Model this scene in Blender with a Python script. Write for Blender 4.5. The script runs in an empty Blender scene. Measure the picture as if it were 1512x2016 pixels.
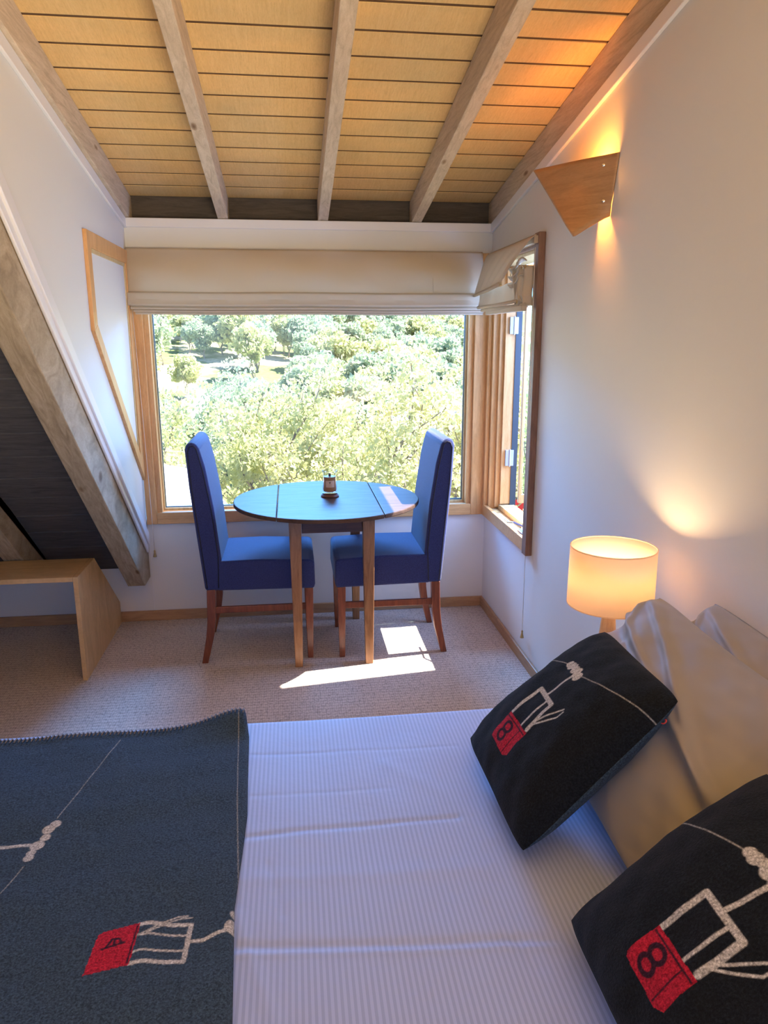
import bpy, math, random
import numpy as np
from mathutils import Vector, Matrix
random.seed(4); rng = np.random.default_rng(7)
C = bpy.context.scene.collection
sc = bpy.context.scene
PI = math.pi
D = 4.18; L = -.829; R = 1.122; H0 = 2.2; KC = .175      # end wall, left cheek, right wall, beam underside at the end wall, its slope

# ------------------------------------------------------------------ camera
cam = bpy.data.cameras.new('camera'); co = bpy.data.objects.new('camera', cam); C.objects.link(co)
yaw, pitch, roll = .1237, .2324, -.0019
f = Vector((math.sin(yaw)*math.cos(pitch), math.cos(yaw)*math.cos(pitch), -math.sin(pitch)))
r = Vector((math.cos(yaw), -math.sin(yaw), 0)); u = r.cross(f)
r2 = math.cos(roll)*r + math.sin(roll)*u; u2 = -math.sin(roll)*r + math.cos(roll)*u
m = Matrix((r2, u2, -f)).transposed().to_4x4(); m.translation = (0, 0, 1.6); co.matrix_world = m
cam.sensor_fit = 'VERTICAL'; cam.sensor_height = 36; cam.sensor_width = 27; cam.lens = 36*1455.1/2016
cam.clip_start = .02; cam.clip_end = 2000
sc.camera = co
# ------------------------------------------------------------------ light
w = bpy.data.worlds.new('world'); sc.world = w; w.use_nodes = True
nt = w.node_tree; nt.nodes.clear()
wo = nt.nodes.new('ShaderNodeOutputWorld'); bg = nt.nodes.new('ShaderNodeBackground'); sky = nt.nodes.new('ShaderNodeTexSky')
sky.sky_type = 'NISHITA'; sky.sun_disc = False; sky.sun_elevation = math.radians(50); sky.sun_rotation = math.radians(80); sky.altitude = 1500; sky.air_density = 1.0
mxs = nt.nodes.new('ShaderNodeMix'); mxs.data_type = 'RGBA'; mxs.blend_type = 'MULTIPLY'; mxs.inputs[0].default_value = 1
mxs.inputs[7].default_value = (.72, .92, 1.35, 1)
nt.links.new(sky.outputs[0], mxs.inputs[6]); nt.links.new(mxs.outputs[2], bg.inputs[0]); nt.links.new(bg.outputs[0], wo.inputs[0])
bg.inputs[1].default_value = .42
def lamp(name, kind, loc, energy, col, d=None, **kw):
    l = bpy.data.lights.new(name, kind); l.energy = energy; l.color = col
    for k, v in kw.items(): setattr(l, k, v)
    o = bpy.data.objects.new(name, l); C.objects.link(o); o.location = loc
    if d is not None: o.rotation_euler = Vector(d).to_track_quat('-Z', 'Y').to_euler()
    return o
SE = math.radians(55.5)
lamp('sun', 'SUN', (6, 3, 8), 21, (1, .93, .84), (-.99*math.cos(SE), -.130*math.cos(SE), -math.sin(SE)), angle=math.radians(.5))
# added warm fill light behind the camera, aimed up at ceiling and left wall
lamp('rear_fill', 'AREA', (.6, -1.4, .95), 165, (1, .81, .54), (-.55, .42, 1.0), shape='RECTANGLE', size=1.6, size_y=1.0, spread=math.radians(130))
# sky light entering by the big window
lamp('window_daylight', 'AREA', (.05, D+3.4, 3.1), 640, (.12, .40, 1.0), (.01, -6.1, -2.5), shape='RECTANGLE', size=1.6, size_y=1.6)
lamp('side_window_daylight', 'AREA', (R+.55, 3.7, 1.35), 40, (.30, .48, 1.0), (-1, -.15, -.55), shape='RECTANGLE', size=.8, size_y=1.1)
sc.view_settings.view_transform = 'Standard'; sc.view_settings.look = 'None'; sc.view_settings.gamma = 1
sc.view_settings.use_curve_mapping = False; sc.view_settings.exposure = .35

# ------------------------------------------------------------------ helpers
class MB:
    def __init__(s): s.v = []; s.f = []
    def add(s, vs, fs):
        n = len(s.v); s.v += [tuple(p) for p in vs]; s.f += [tuple(i+n for i in q) for q in fs]; return s
    def box(s, a, b):
        (x0, y0, z0), (x1, y1, z1) = a, b
        return s.add([(x0,y0,z0),(x1,y0,z0),(x1,y1,z0),(x0,y1,z0),(x0,y0,z1),(x1,y0,z1),(x1,y1,z1),(x0,y1,z1)],
                     [(0,3,2,1),(4,5,6,7),(0,1,5,4),(1,2,6,5),(2,3,7,6),(3,0,4,7)])
    def hexa(s, b4, t4):                        # frustum: four bottom and four top corners
        return s.add(list(b4)+list(t4), [(0,3,2,1),(4,5,6,7),(0,1,5,4),(1,2,6,5),(2,3,7,6),(3,0,4,7)])
    def prism(s, pts, axis, a, b):              # polygon pts in the other two axes, extruded from a to b along axis
        def P(p, t):
            return (t, p[0], p[1]) if axis == 0 else (p[0], t, p[1]) if axis == 1 else (p[0], p[1], t)
        n = len(pts)
        fs = [tuple(range(n)), tuple(range(2*n-1, n-1, -1))] + [(i, i+n, (i+1) % n+n, (i+1) % n) for i in range(n)]
        return s.add([P(p, a) for p in pts]+[P(p, b) for p in pts], fs)
    def tube(s, pts, rad, n=10, caps=True):
        pts = [Vector(p) for p in pts]; k = len(pts)
        rads = rad if isinstance(rad, (list, tuple)) else [rad]*k
        vs = []; ref = None
        for i, p in enumerate(pts):
            t = (pts[min(i+1, k-1)]-pts[max(i-1, 0)]).normalized()
            if ref is None: ref = t.orthogonal().normalized()
            ref = (ref-t*ref.dot(t)).normalized(); b = t.cross(ref)
            vs += [p+rads[i]*(math.cos(2*PI*j/n)*ref+math.sin(2*PI*j/n)*b) for j in range(n)]
        fs = [(i*n+j, i*n+(j+1) % n, (i+1)*n+(j+1) % n, (i+1)*n+j) for i in range(k-1) for j in range(n)]
        if caps: fs += [tuple(range(n-1, -1, -1)), tuple(range((k-1)*n, k*n))]
        return s.add(vs, fs)
    def lathe(s, prof, c=(0,0,0), n=32):        # prof: (radius, z)
        vs = [(c[0]+r_*math.cos(2*PI*j/n), c[1]+r_*math.sin(2*PI*j/n), c[2]+z) for r_, z in prof for j in range(n)]
        fs = [(i*n+j, i*n+(j+1) % n, (i+1)*n+(j+1) % n, (i+1)*n+j) for i in range(len(prof)-1) for j in range(n)]
        return s.add(vs, fs)
    def grid(s, nu, nv, fn, closed=False):
        vs = [fn(i/(nu-1), j/(nv-1)) for j in range(nv) for i in range(nu)]
        return s.add(vs, [(j*nu+i, j*nu+i+1, (j+1)*nu+i+1, (j+1)*nu+i) for j in range(nv-1) for i in range(nu-1)])
    def build(s, name, mat=None, parent=None, smooth=False, bevel=0, subsurf=0, solid=0, auto=False, kind=None):
        me = bpy.data.meshes.new(name); me.from_pydata(s.v, [], s.f); me.validate(); me.update()
        if mat: me.materials.append(mat)
        if smooth: me.polygons.foreach_set('use_smooth', [True]*len(me.polygons))
        if smooth == 'auto' or auto:
            import bmesh
            bm = bmesh.new(); bm.from_mesh(me)
            for e in bm.edges:
                if len(e.link_faces) == 2 and e.calc_face_angle(0) > .6: e.smooth = False
            bm.to_mesh(me); bm.free()
        o = bpy.data.objects.new(name, me); C.objects.link(o)
        if parent: o.parent = parent
        if solid:
            md = o.modifiers.new('s', 'SOLIDIFY'); md.thickness = solid; md.offset = 0
        if bevel:
            md = o.modifiers.new('b', 'BEVEL'); md.width = bevel; md.segments = 2; md.limit_method = 'ANGLE'; md.angle_limit = .5
        if subsurf:
            md = o.modifiers.new('u', 'SUBSURF'); md.levels = subsurf; md.render_levels = subsurf
        if kind: o['kind'] = kind
        return o
def fixn(o):
    import bmesh
    bm = bmesh.new(); bm.from_mesh(o.data); bmesh.ops.recalc_face_normals(bm, faces=bm.faces); bm.to_mesh(o.data); bm.free(); return o
def thing(name, label, cat, group=None, loc=(0,0,0)):
    o = bpy.data.objects.new(name, None); C.objects.link(o); o.empty_display_size = .05
    o.location = loc; o['label'] = label; o['category'] = cat
    if group: o['group'] = group
    return o
def tag(o, label, cat, group=None, kind=None):
    o['label'] = label; o['category'] = cat
    if group: o['group'] = group
    if kind: o['kind'] = kind
    return o
def copy_tree(o, parent=None):
    c = o.copy(); C.objects.link(c); c.parent = parent
    for ch in list(o.children): copy_tree(ch, c)
    return c
def rel(o, base):                                # geometry written in world space under a thing's base point
    for ch in o.children: ch.location = Vector(ch.location)-Vector(base)
    o.location = base
    return o
def noise2(x, y, s=1., seed=0):
    v = 0
    for k, (a, b, c, d) in enumerate(((1.7, .6, 0, .5), (-.9, 1.9, 1.3, .3), (2.9, 2.1, 2.1, .2), (-3.7, 1.3, .4, .15), (1.1, -4.6, 3.3, .12))):
        v += d*math.sin(s*(a*x+b*y)+c+seed*1.7*(k+1))
    return v

# ------------------------------------------------------------------ materials
def mat(name, col, rough=.6, metal=0, spec=.5, sheen=0, **kw):
    m = bpy.data.materials.new(name); m.use_nodes = True; b = m.node_tree.nodes['Principled BSDF']
    b.inputs['Base Color'].default_value = (*col, 1); b.inputs['Roughness'].default_value = rough; b.inputs['Metallic'].default_value = metal
    b.inputs['Specular IOR Level'].default_value = spec
    if sheen: b.inputs['Sheen Weight'].default_value = sheen; b.inputs['Sheen Roughness'].default_value = .5
    return m
def N(m, t, **kw):
    n = m.node_tree.nodes.new(t)
    for k, v in kw.items(): setattr(n, k, v)
    return n
def lk(m, a, b): m.node_tree.links.new(a, b)
def coords(m, scale=(1,1,1), rot=(0,0,0), src='Object'):
    t = N(m, 'ShaderNodeTexCoord'); p = N(m, 'ShaderNodeMapping'); p.inputs['Scale'].default_value = scale; p.inputs['Rotation'].default_value = rot
    lk(m, t.outputs[src], p.inputs[0]); return p.outputs[0]
def ramp(m, fac, stops):
    r_ = N(m, 'ShaderNodeValToRGB'); e = r_.color_ramp.elements
    while len(e) < len(stops): e.new(.5)
    for i, (p, c) in enumerate(stops): e[i].position = p; e[i].color = (*c, 1)
    lk(m, fac, r_.inputs[0]); return r_.outputs[0]
def noise(m, vec, scale, detail=4, rough=.55, dist=0):
    n = N(m, 'ShaderNodeTexNoise'); n.inputs['Scale'].default_value = scale; n.inputs['Detail'].default_value = detail
    n.inputs['Roughness'].default_value = rough; n.inputs['Distortion'].default_value = dist; lk(m, vec, n.inputs['Vector']); return n.outputs[0]
def bump(m, h, strength=.3, dist=.002, prev=None):
    b = N(m, 'ShaderNodeBump'); b.inputs['Strength'].default_value = strength; b.inputs['Distance'].default_value = dist
    lk(m, h, b.inputs['Height'])
    if prev: lk(m, prev, b.inputs['Normal'])
    lk(m, b.outputs[0], m.node_tree.nodes['Principled BSDF'].inputs['Normal']); return b.outputs[0]
def base(m, out): lk(m, out, m.node_tree.nodes['Principled BSDF'].inputs['Base Color'])
def mul(m, a, b, fac=1., mode='MULTIPLY'):
    x = N(m, 'ShaderNodeMix', data_type='RGBA', blend_type=mode); x.inputs[0].default_value = fac
    lk(m, a, x.inputs[6]); lk(m, b, x.inputs[7]); return x.outputs[2]
def wood(name, c0, c1, c2, scale=(1,1,1), rough=.5, knots=False, grain=1., spec=.5, kc=(.16,.08,.04)):
    m = mat(name, c1, rough, spec=spec); v = coords(m, scale)
    n1 = noise(m, v, 6*grain, 6, .6, 1.2)
    col = ramp(m, n1, [(.3, c0), (.5, c1), (.72, c2)])
    n2 = noise(m, coords(m, tuple(s*6 for s in scale)), 14*grain, 3, .7)
    col = mul(m, col, ramp(m, n2, [(.3, (.84,.82,.8)), (.6, (1,1,1))]), .8)
    if knots:
        vo = N(m, 'ShaderNodeTexVoronoi'); vo.inputs['Scale'].default_value = 3.2; lk(m, coords(m, tuple(s**.5 if s > 1 else s for s in scale)), vo.inputs['Vector'])
        col = mul(m, col, ramp(m, vo.outputs[0], [(0, kc), (.075, (.5,.4,.32)), (.13, (1,1,1))]), .9)
    base(m, col); bump(m, n2, .25, .001); return m
def fabric(name, col, rough=.9, scale=900, var=.15, sheen=.3, fuzz=.0015, strength=.5):
    m = mat(name, col, rough, spec=.2, sheen=sheen); v = coords(m)
    n = noise(m, v, scale*.35, 3, .7); lo = tuple(c*(1-var) for c in col); hi = tuple(min(1, c*(1+var)) for c in col)
    base(m, ramp(m, n, [(.35, lo), (.65, hi)])); bump(m, n, strength, fuzz); return m

M = {}
m = M['paint'] = mat('wall_paint', (.735, .72, .68), .55, spec=.35)
bump(m, noise(m, coords(m), 55, 4), .12, .002)
M['paint_trim'] = mat('trim_paint', (.78, .76, .76), .4)
# sawn ceiling boards
m = M['boards'] = mat('sawn_ceiling_board', (.6, .4, .2), .8, spec=.2)
v = coords(m, (38, 2.2, 2)); n1 = noise(m, v, 3.2, 8, .75, .6)
n2 = noise(m, coords(m, (1, 1.6, 1)), 1.7, 3); n3 = noise(m, coords(m, (90, 14, 14)), 3, 5, .8)
col = ramp(m, n1, [(.2, (.72,.455,.195)), (.45, (.84,.55,.245)), (.75, (.91,.63,.30))])
col = mul(m, col, ramp(m, n2, [(.35, (.80,.84,.86)), (.62, (1.0,.97,.9))]), .9)
col = mul(m, col, ramp(m, n3, [(.3, (.8,.78,.74)), (.55, (1,1,1))]), .7)
base(m, col); bump(m, n3, .4, .002)
M['beam'] = wood('beam_pine', (.48,.38,.27), (.62,.50,.365), (.72,.60,.46), (9, .9, 9), .75, True, .8, .2)
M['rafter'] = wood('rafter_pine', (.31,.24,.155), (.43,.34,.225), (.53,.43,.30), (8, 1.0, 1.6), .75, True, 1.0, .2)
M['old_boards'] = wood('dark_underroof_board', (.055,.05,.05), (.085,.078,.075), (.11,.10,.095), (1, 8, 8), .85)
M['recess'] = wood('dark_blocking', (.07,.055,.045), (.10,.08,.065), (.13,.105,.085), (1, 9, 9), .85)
M['casing'] = wood('oregon_window_timber', (.60,.30,.10), (.72,.38,.14), (.80,.45,.19), (9, 9, 1), .38, False, .7)
M['casing_h'] = wood('oregon_window_timber_horizontal', (.60,.30,.10), (.70,.37,.135), (.78,.44,.18), (1, 9, 9), .38, False, .7)
M['bead'] = wood('pale_bead_timber', (.52,.36,.16), (.66,.48,.23), (.74,.56,.3), (9, 9, 1), .4, False, .7)
M['brown_timber'] = wood('brown_stained_timber', (.17,.085,.05), (.24,.125,.075), (.3,.165,.1), (9, 9, 1), .45, False, .7)
M['skirt'] = wood('skirting_timber', (.36,.20,.10), (.46,.27,.135), (.53,.33,.17), (1, 1, 9), .45)
M['leg'] = wood('chair_leg_timber', (.13,.035,.018), (.20,.058,.027), (.27,.085,.04), (9, 9, 1), .32)
M['table_leg'] = wood('table_leg_timber', (.24,.11,.045), (.34,.165,.07), (.43,.22,.10), (9, 9, 1), .35)
M['table_top'] = wood('table_top_timber', (.065,.04,.03), (.10,.06,.042), (.14,.085,.06), (1.2, 8, 8), .5, False, .6, .1)
M['apron'] = wood('apron_timber', (.06,.022,.015), (.085,.032,.02), (.11,.045,.03), (1, 9, 9), .4)
M['ply'] = wood('shelf_unit_timber', (.58,.37,.16), (.68,.44,.205), (.76,.51,.25), (1, 5, 1.4), .45, False, .5)
M['sconce'] = wood('sconce_plywood', (.36,.19,.085), (.43,.235,.11), (.50,.28,.135), (1, 1.4, 10), .5, False, .5)
M['lamp_wood'] = wood('lamp_stem_timber', (.5,.28,.12), (.62,.36,.17), (.7,.44,.22), (9, 9, 1), .4)
# carpet
m = M['carpet'] = mat('loop_pile_carpet', (.3, .23, .19), .95, spec=.1, sheen=.2)
v = coords(m); vo = N(m, 'ShaderNodeTexVoronoi'); vo.inputs['Scale'].default_value = 1
mp = coords(m, (105, 78, 1)); lk(m, mp, vo.inputs['Vector']); vo.inputs['Randomness'].default_value = .45
c1 = ramp(m, vo.outputs[0], [(.1, (.68,.59,.52)), (.6, (.48,.41,.36)), (.85, (.22,.19,.165))])
wv = N(m, 'ShaderNodeTexWave', wave_type='BANDS', bands_direction='Y'); wv.inputs['Scale'].default_value = 12.4; wv.inputs['Distortion'].default_value = .6
lk(m, v, wv.inputs['Vector'])
c1 = mul(m, c1, ramp(m, wv.outputs[0], [(.1, (.78,.78,.78)), (.5, (1,1,1))]), .8)
c1 = mul(m, c1, ramp(m, noise(m, v, 3, 3), [(.3, (.9,.9,.9)), (.7, (1.06,1.04,1.02))]), .8)
base(m, c1); bump(m, vo.outputs[0], -1, .006)
# bedding
m = M['sheet'] = mat('striped_bed_sheet', (.42, .46, .66), .6, spec=.3, sheen=.15)
v = coords(m); wv = N(m, 'ShaderNodeTexWave', wave_type='BANDS', bands_direction='X'); wv.inputs['Scale'].default_value = 31; lk(m, v, wv.inputs['Vector'])
base(m, ramp(m, wv.outputs[0], [(.35, (.29,.36,.60)), (.62, (.37,.45,.71))])); bump(m, noise(m, v, 14, 3, .6), .25, .006)
m = M['pillow'] = mat('ivory_pillowcase', (.285, .265, .255), .6, spec=.3, sheen=.15); bump(m, noise(m, coords(m, (1,1,1)), 5, 3, .5, .3), .15, .01)
m = M['nap'] = fabric('navy_chair_wool', (.030, .040, .13), .85, 1000, .35, .15, .001, .5)
M['piping'] = mat('dark_piping', (.012, .012, .03), .7)
m = M['blind'] = mat('cream_blind_cotton', (.63, .52, .38), .8, spec=.2, sheen=.1)
wv = N(m, 'ShaderNodeTexWave', wave_type='BANDS', bands_direction='Z'); wv.inputs['Scale'].default_value = 160; lk(m, coords(m), wv.inputs['Vector'])
bump(m, wv.outputs[0], .12, .0006)
pb = m.node_tree.nodes['Principled BSDF']; tr = N(m, 'ShaderNodeBsdfTranslucent'); tr.inputs[0].default_value = (.8, .68, .5, 1)
ms = N(m, 'ShaderNodeMixShader'); ms.inputs[0].default_value = .25; lk(m, pb.outputs[0], ms.inputs[1]); lk(m, tr.outputs[0], ms.inputs[2])
lk(m, ms.outputs[0], m.node_tree.nodes['Material Output'].inputs[0])
M['cord'] = mat('cord', (.75, .7, .6), .7)
M['brass'] = mat('aged_brass', (.55, .38, .16), .35, 1)
M['steel'] = mat('painted_grey_metal', (.50, .48, .50), .4, .2)
M['chrome'] = mat('chrome', (.8, .8, .8), .2, 1)
M['dark_ext'] = mat('dark_exterior_paint', (.045, .055, .065), .6)
M['gasket'] = mat('black_glazing_gasket', (.02, .02, .02), .6)
# woven wool with a pattern painted as a per-vertex weave colour
def pattern_wool(name):
    m = mat(name, (.02,.03,.04), .95, spec=.1, sheen=.04); at = N(m, 'ShaderNodeAttribute'); at.attribute_name = 'weave'
    n = noise(m, coords(m), 260, 3, .75)
    base(m, mul(m, at.outputs[0], ramp(m, n, [(.3, (.42,.42,.42)), (.5, (1,1,1)), (.70, (1.9,1.9,1.9))]), 1.)); bump(m, n, .7, .003); return m
M['wool'] = pattern_wool('charcoal_wool_weave')
# thin glass
def glass(name, tint=(1,1,1)):
    m = bpy.data.materials.new(name); m.use_nodes = True; t = m.node_tree; t.nodes.clear()
    o = t.nodes.new('ShaderNodeOutputMaterial'); a = t.nodes.new('ShaderNodeBsdfTransparent'); a.inputs[0].default_value = (*tint, 1)
    g = t.nodes.new('ShaderNodeBsdfGlossy'); g.inputs['Roughness'].default_value = .01; lw = t.nodes.new('ShaderNodeLayerWeight'); lw.inputs[0].default_value = .5; pw = t.nodes.new('ShaderNodeMath'); pw.operation = 'POWER'; pw.inputs[1].default_value = 4; t.links.new(lw.outputs['Facing'], pw.inputs[0]); fr = t.nodes.new('ShaderNodeMath'); fr.operation = 'MULTIPLY_ADD'; fr.inputs[1].default_value = .8; fr.inputs[2].default_value = .035; t.links.new(pw.outputs[0], fr.inputs[0])
    x = t.nodes.new('ShaderNodeMixShader'); t.links.new(fr.outputs[0], x.inputs[0]); t.links.new(a.outputs[0], x.inputs[1]); t.links.new(g.outputs[0], x.inputs[2]); t.links.new(x.outputs[0], o.inputs[0]); return m
M['glass'] = glass('window_glass', (.97,.98,.97)); M['glass_blue'] = glass('sash_glass', (.78,.93,.96))
m = M['shade'] = mat('linen_lampshade', (.85, .74, .62), .8)
pb = m.node_tree.nodes['Principled BSDF']; tr = N(m, 'ShaderNodeBsdfTranslucent'); tr.inputs[0].default_value = (1, .80, .58, 1)
ms = N(m, 'ShaderNodeMixShader'); ms.inputs[0].default_value = .65; lk(m, pb.outputs[0], ms.inputs[1]); lk(m, tr.outputs[0], ms.inputs[2]); lk(m, ms.outputs[0], m.node_tree.nodes['Material Output'].inputs[0])
bump(m, noise(m, coords(m, (1,1,40)), 12, 2), .1, .001)
def emit(name, col, s):
    m = mat(name, col); b = m.node_tree.nodes['Principled BSDF']; b.inputs['Emission Color'].default_value = (*col, 1); b.inputs['Emission Strength'].default_value = s; return m
M['bulb'] = emit('lit_bulb', (1, .8, .5), 70)
M['bulb_amber'] = emit('lit_amber_bulb', (1, .6, .2), 25)

# ------------------------------------------------------------------ room shell
X0, Y0 = -2.7, -1.7
def zc(y): return H0 + KC*(D-y)                        # underside of the ceiling beams
KR = .9
def zr(y): return 1.437 - KR*(y-2.716)                 # underside of the steep rafters
MB().box((X0-.15, Y0-.15, -.12), (R+.15, D+.15, 0)).build('floor', M['carpet'], kind='structure')
# end wall: panel below the window, the band above it, and the low part under the steep roof
b = MB(); b.box((X0, D, 0), (L-.0, D+.14, .32)); b.box((L, D, 0), (R+.14, D+.14, .60)); b.box((L, D, 2.0), (R+.14, D+.14, 2.2))
b.box((L-.14, D, .32), (L, D+.14, 2.2))
b.build('wall_end', M['paint'], kind='structure')
b = MB(); b.box((L+.001, D-.012, 2.155), (R-.001, D+.0, 2.2)); b.build('trim_1', M['paint_trim'], bevel=.003, kind='structure')
# sheet joint below the cheek wall
MB().box((L+.006, D-.002, .07), (L+.009, D, .55)).build('trim_2', M['paint_trim'], kind='structure')
# right wall with the side window opening
wy0, wy1, wz0, wz1 = 3.33, 4.13, .62, 2.0
b = MB()
b.prism([(Y0, 0), (wy0, 0), (wy0, zc(wy0)), (Y0, zc(Y0))], 0, R, R+.13)
b.prism([(wy0, 0), (D+.14, 0), (D+.14, wz0), (wy0, wz0)], 0, R, R+.13)
b.prism([(wy0, wz1), (D+.14, wz1), (D+.14, zc(D+.14)), (wy0, zc(wy0))], 0, R, R+.13)
b.prism([(wy1, wz0), (D+.14, wz0), (D+.14, wz1), (wy1, wz1)], 0, R, R+.13)
b.build('wall_right', M['paint'], kind='structure')
# raking cornice trims
for nme, xa, xb in (('trim_3', R-.014, R), ('trim_4', L, L+.014)):
    yy = Y0 if xa > 0 else 1.84
    MB().prism([(yy, zc(yy)-.05), (D, zc(D)-.05), (D, zc(D)-.0), (yy, zc(yy))], 0, xa, xb).build(nme, M['paint_trim'], bevel=.003, kind='structure')
# left cheek wall of the dormer
zt = lambda y: zr(y)+.30
ym = 1.86
b = MB().prism([(ym, zt(ym)), (4.18, zt(4.18)), (4.18, zc(4.18)), (ym, zc(ym))], 0, L-.10, L)
b.build('wall_left', M['paint'], kind='structure')
b = MB()
b.prism([(1.8, zr(1.8)+.245), (4.11, zr(4.11)+.245), (4.11, zr(4.11)+.30), (1.8, zr(1.8)+.30)], 0, L, L+.012)
b.prism([(1.8, zr(1.8)+.29), (4.11, zr(4.11)+.29), (4.11, zr(4.11)+.365), (1.8, zr(1.8)+.365)], 0, L, L+.022)
b.build('trim_5', M['paint_trim'], bevel=.004, kind='structure')
# far-left and rear walls (behind and beside the camera)
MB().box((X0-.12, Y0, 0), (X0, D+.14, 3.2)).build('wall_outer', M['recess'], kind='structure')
b = MB(); b.box((X0, Y0-.12, 0), (R+.13, Y0, .8)); b.box((X0, Y0-.12, 2.4), (R+.13, Y0, 3.4)); b.box((X0, Y0-.12, .8), (-1.8, Y0, 2.4)); b.box((.6, Y0-.12, .8), (R+.13, Y0, 2.4))  # unseen opening in the rear wall, added to let fill light in
b.build('wall_rear', M['paint'], kind='structure')
# ceiling boards: separate laps with grooves, one mesh
def boards(x0, x1, ya, yb, zf, k, pitch, gap, th=.034, tilt=None):
    b = MB(); g = MB(); n = int(round((yb-ya)/pitch))
    for i in range(n):
        a_ = yb-(i+1)*pitch+gap/2; c_ = yb-i*pitch-gap/2
        b.prism([(a_, zf(a_)), (c_, zf(c_)), (c_, zf(c_)+th), (a_, zf(a_)+th)], 0, x0, x1)
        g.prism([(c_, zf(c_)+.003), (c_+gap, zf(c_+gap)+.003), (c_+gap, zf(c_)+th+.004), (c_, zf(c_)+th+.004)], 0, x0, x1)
    b.prism([(ya, zf(ya)+th+.001), (yb, zf(yb)+th+.001), (yb, zf(yb)+th+.05), (ya, zf(ya)+th+.05)], 0, x0, x1)
    b.g = g; return b
zb = lambda y: zc(y)+.132
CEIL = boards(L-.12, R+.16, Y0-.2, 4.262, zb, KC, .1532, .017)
M['groove_shade'] = wood('painted_groove_shade', (.08,.042,.018), (.11,.056,.023), (.14,.075,.03), (1, 8, 8), .9)  # dark brown strips in the board gaps, groove shadow put into the colour
CB = CEIL.build('ceiling', M['boards'], kind='structure'); CEIL.g.build('groove_shade_strips', M['groove_shade'], CB)
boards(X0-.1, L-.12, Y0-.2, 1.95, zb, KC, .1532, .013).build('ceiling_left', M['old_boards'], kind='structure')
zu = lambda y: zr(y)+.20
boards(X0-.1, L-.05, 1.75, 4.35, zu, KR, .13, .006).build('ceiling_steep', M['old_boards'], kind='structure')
# dark blocking above the end wall between beams
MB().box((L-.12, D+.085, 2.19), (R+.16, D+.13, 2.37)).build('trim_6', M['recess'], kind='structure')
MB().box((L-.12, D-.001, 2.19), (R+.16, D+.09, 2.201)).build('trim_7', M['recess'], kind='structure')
# beams
bl = ['pale pine ceiling beam running along the top of the left wall', 'pale pine ceiling beam with a large knot, second from the left wall',
      'pale pine ceiling beam in the middle, above the round table', 'pale pine ceiling beam, second from the wall with the lit sconce', 'greyish pine ceiling beam running along the top of the right wall']
for i, xc in enumerate((L+.004, -.325, .197, .70, R+.022)):
    b = MB().prism([(Y0, zc(Y0)+.001), (D+.084, zc(D+.084)+.001), (D+.084, zb(D+.084)-.001), (Y0, zb(Y0)-.001)], 0, xc-.0265, xc+.0265)
    o = b.build('ceiling_beam', M['beam'], bevel=.003); tag(o, bl[i], 'beam', 'dormer ceiling beams')
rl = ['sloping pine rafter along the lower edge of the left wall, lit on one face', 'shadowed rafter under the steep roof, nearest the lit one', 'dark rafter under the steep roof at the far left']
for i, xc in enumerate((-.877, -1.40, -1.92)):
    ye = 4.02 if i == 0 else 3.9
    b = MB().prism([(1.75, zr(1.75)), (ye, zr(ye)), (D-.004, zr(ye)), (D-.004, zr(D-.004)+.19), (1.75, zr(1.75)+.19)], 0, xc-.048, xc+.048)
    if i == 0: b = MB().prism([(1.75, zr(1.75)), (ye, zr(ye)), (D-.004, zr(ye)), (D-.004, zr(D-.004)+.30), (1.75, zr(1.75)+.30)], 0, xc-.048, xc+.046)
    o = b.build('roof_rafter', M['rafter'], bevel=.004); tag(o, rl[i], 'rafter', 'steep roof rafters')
# skirting
def skirt(nm, a, b_): MB().box(a, b_).build(nm, M['skirt'], bevel=.003, kind='structure')
skirt('baseboard_end', (X0, D-.014, 0), (R, D, .06)); skirt('baseboard_right', (R-.014, Y0, 0), (R, D-.014, .06)); skirt('baseboard_left', (X0, Y0, 0), (X0+.014, D, .06))

# ------------------------------------------------------------------ main window
def frame_rect(b, x0, x1, z0, z1, wd, y0, y1, bottom=None):
    bo = bottom or wd
    b.box((x0, y0, z0), (x1, y1, z0+bo)); b.box((x0, y0, z1-wd), (x1, y1, z1)); b.box((x0, y0, z0+bo), (x0+wd, y1, z1-wd)); b.box((x1-wd, y0, z0+bo), (x1, y1, z1-wd))
win = bpy.data.objects.new('window_1', None); C.objects.link(win); win['kind'] = 'structure'
b = MB(); b.box((L+.004, D-.02, .576), (L+.062, D, 2.045)); b.box((R-.09, D-.02, .576), (R-.002, D, 2.045)); b.build('casing', M['casing'], win, bevel=.003)
b = MB(); b.box((L+.062, D-.02, .576), (R-.09, D, .642)); b.box((L+.062, D-.02, 1.985), (R-.09, D, 2.045)); b.build('casing', M['casing_h'], win, bevel=.003)
b = MB(); frame_rect(b, L+.055, R-.082, .60, 2.02, .035, D, D+.14, .04); b.build('frame', M['casing'], win, bevel=.002)
b = MB(); frame_rect(b, L+.085, R-.112, .638, 1.99, .014, D+.045, D+.10, .016); b.build('bead', M['bead'], win, bevel=.002)
b = MB(); frame_rect(b, L+.096, R-.123, .652, 1.98, .006, D+.06, D+.085); b.build('gasket', M['gasket'], win)
MB().box((L+.10, D+.07, .655), (R-.125, D+.074, 1.975)).build('pane', M['glass'], win)

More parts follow.
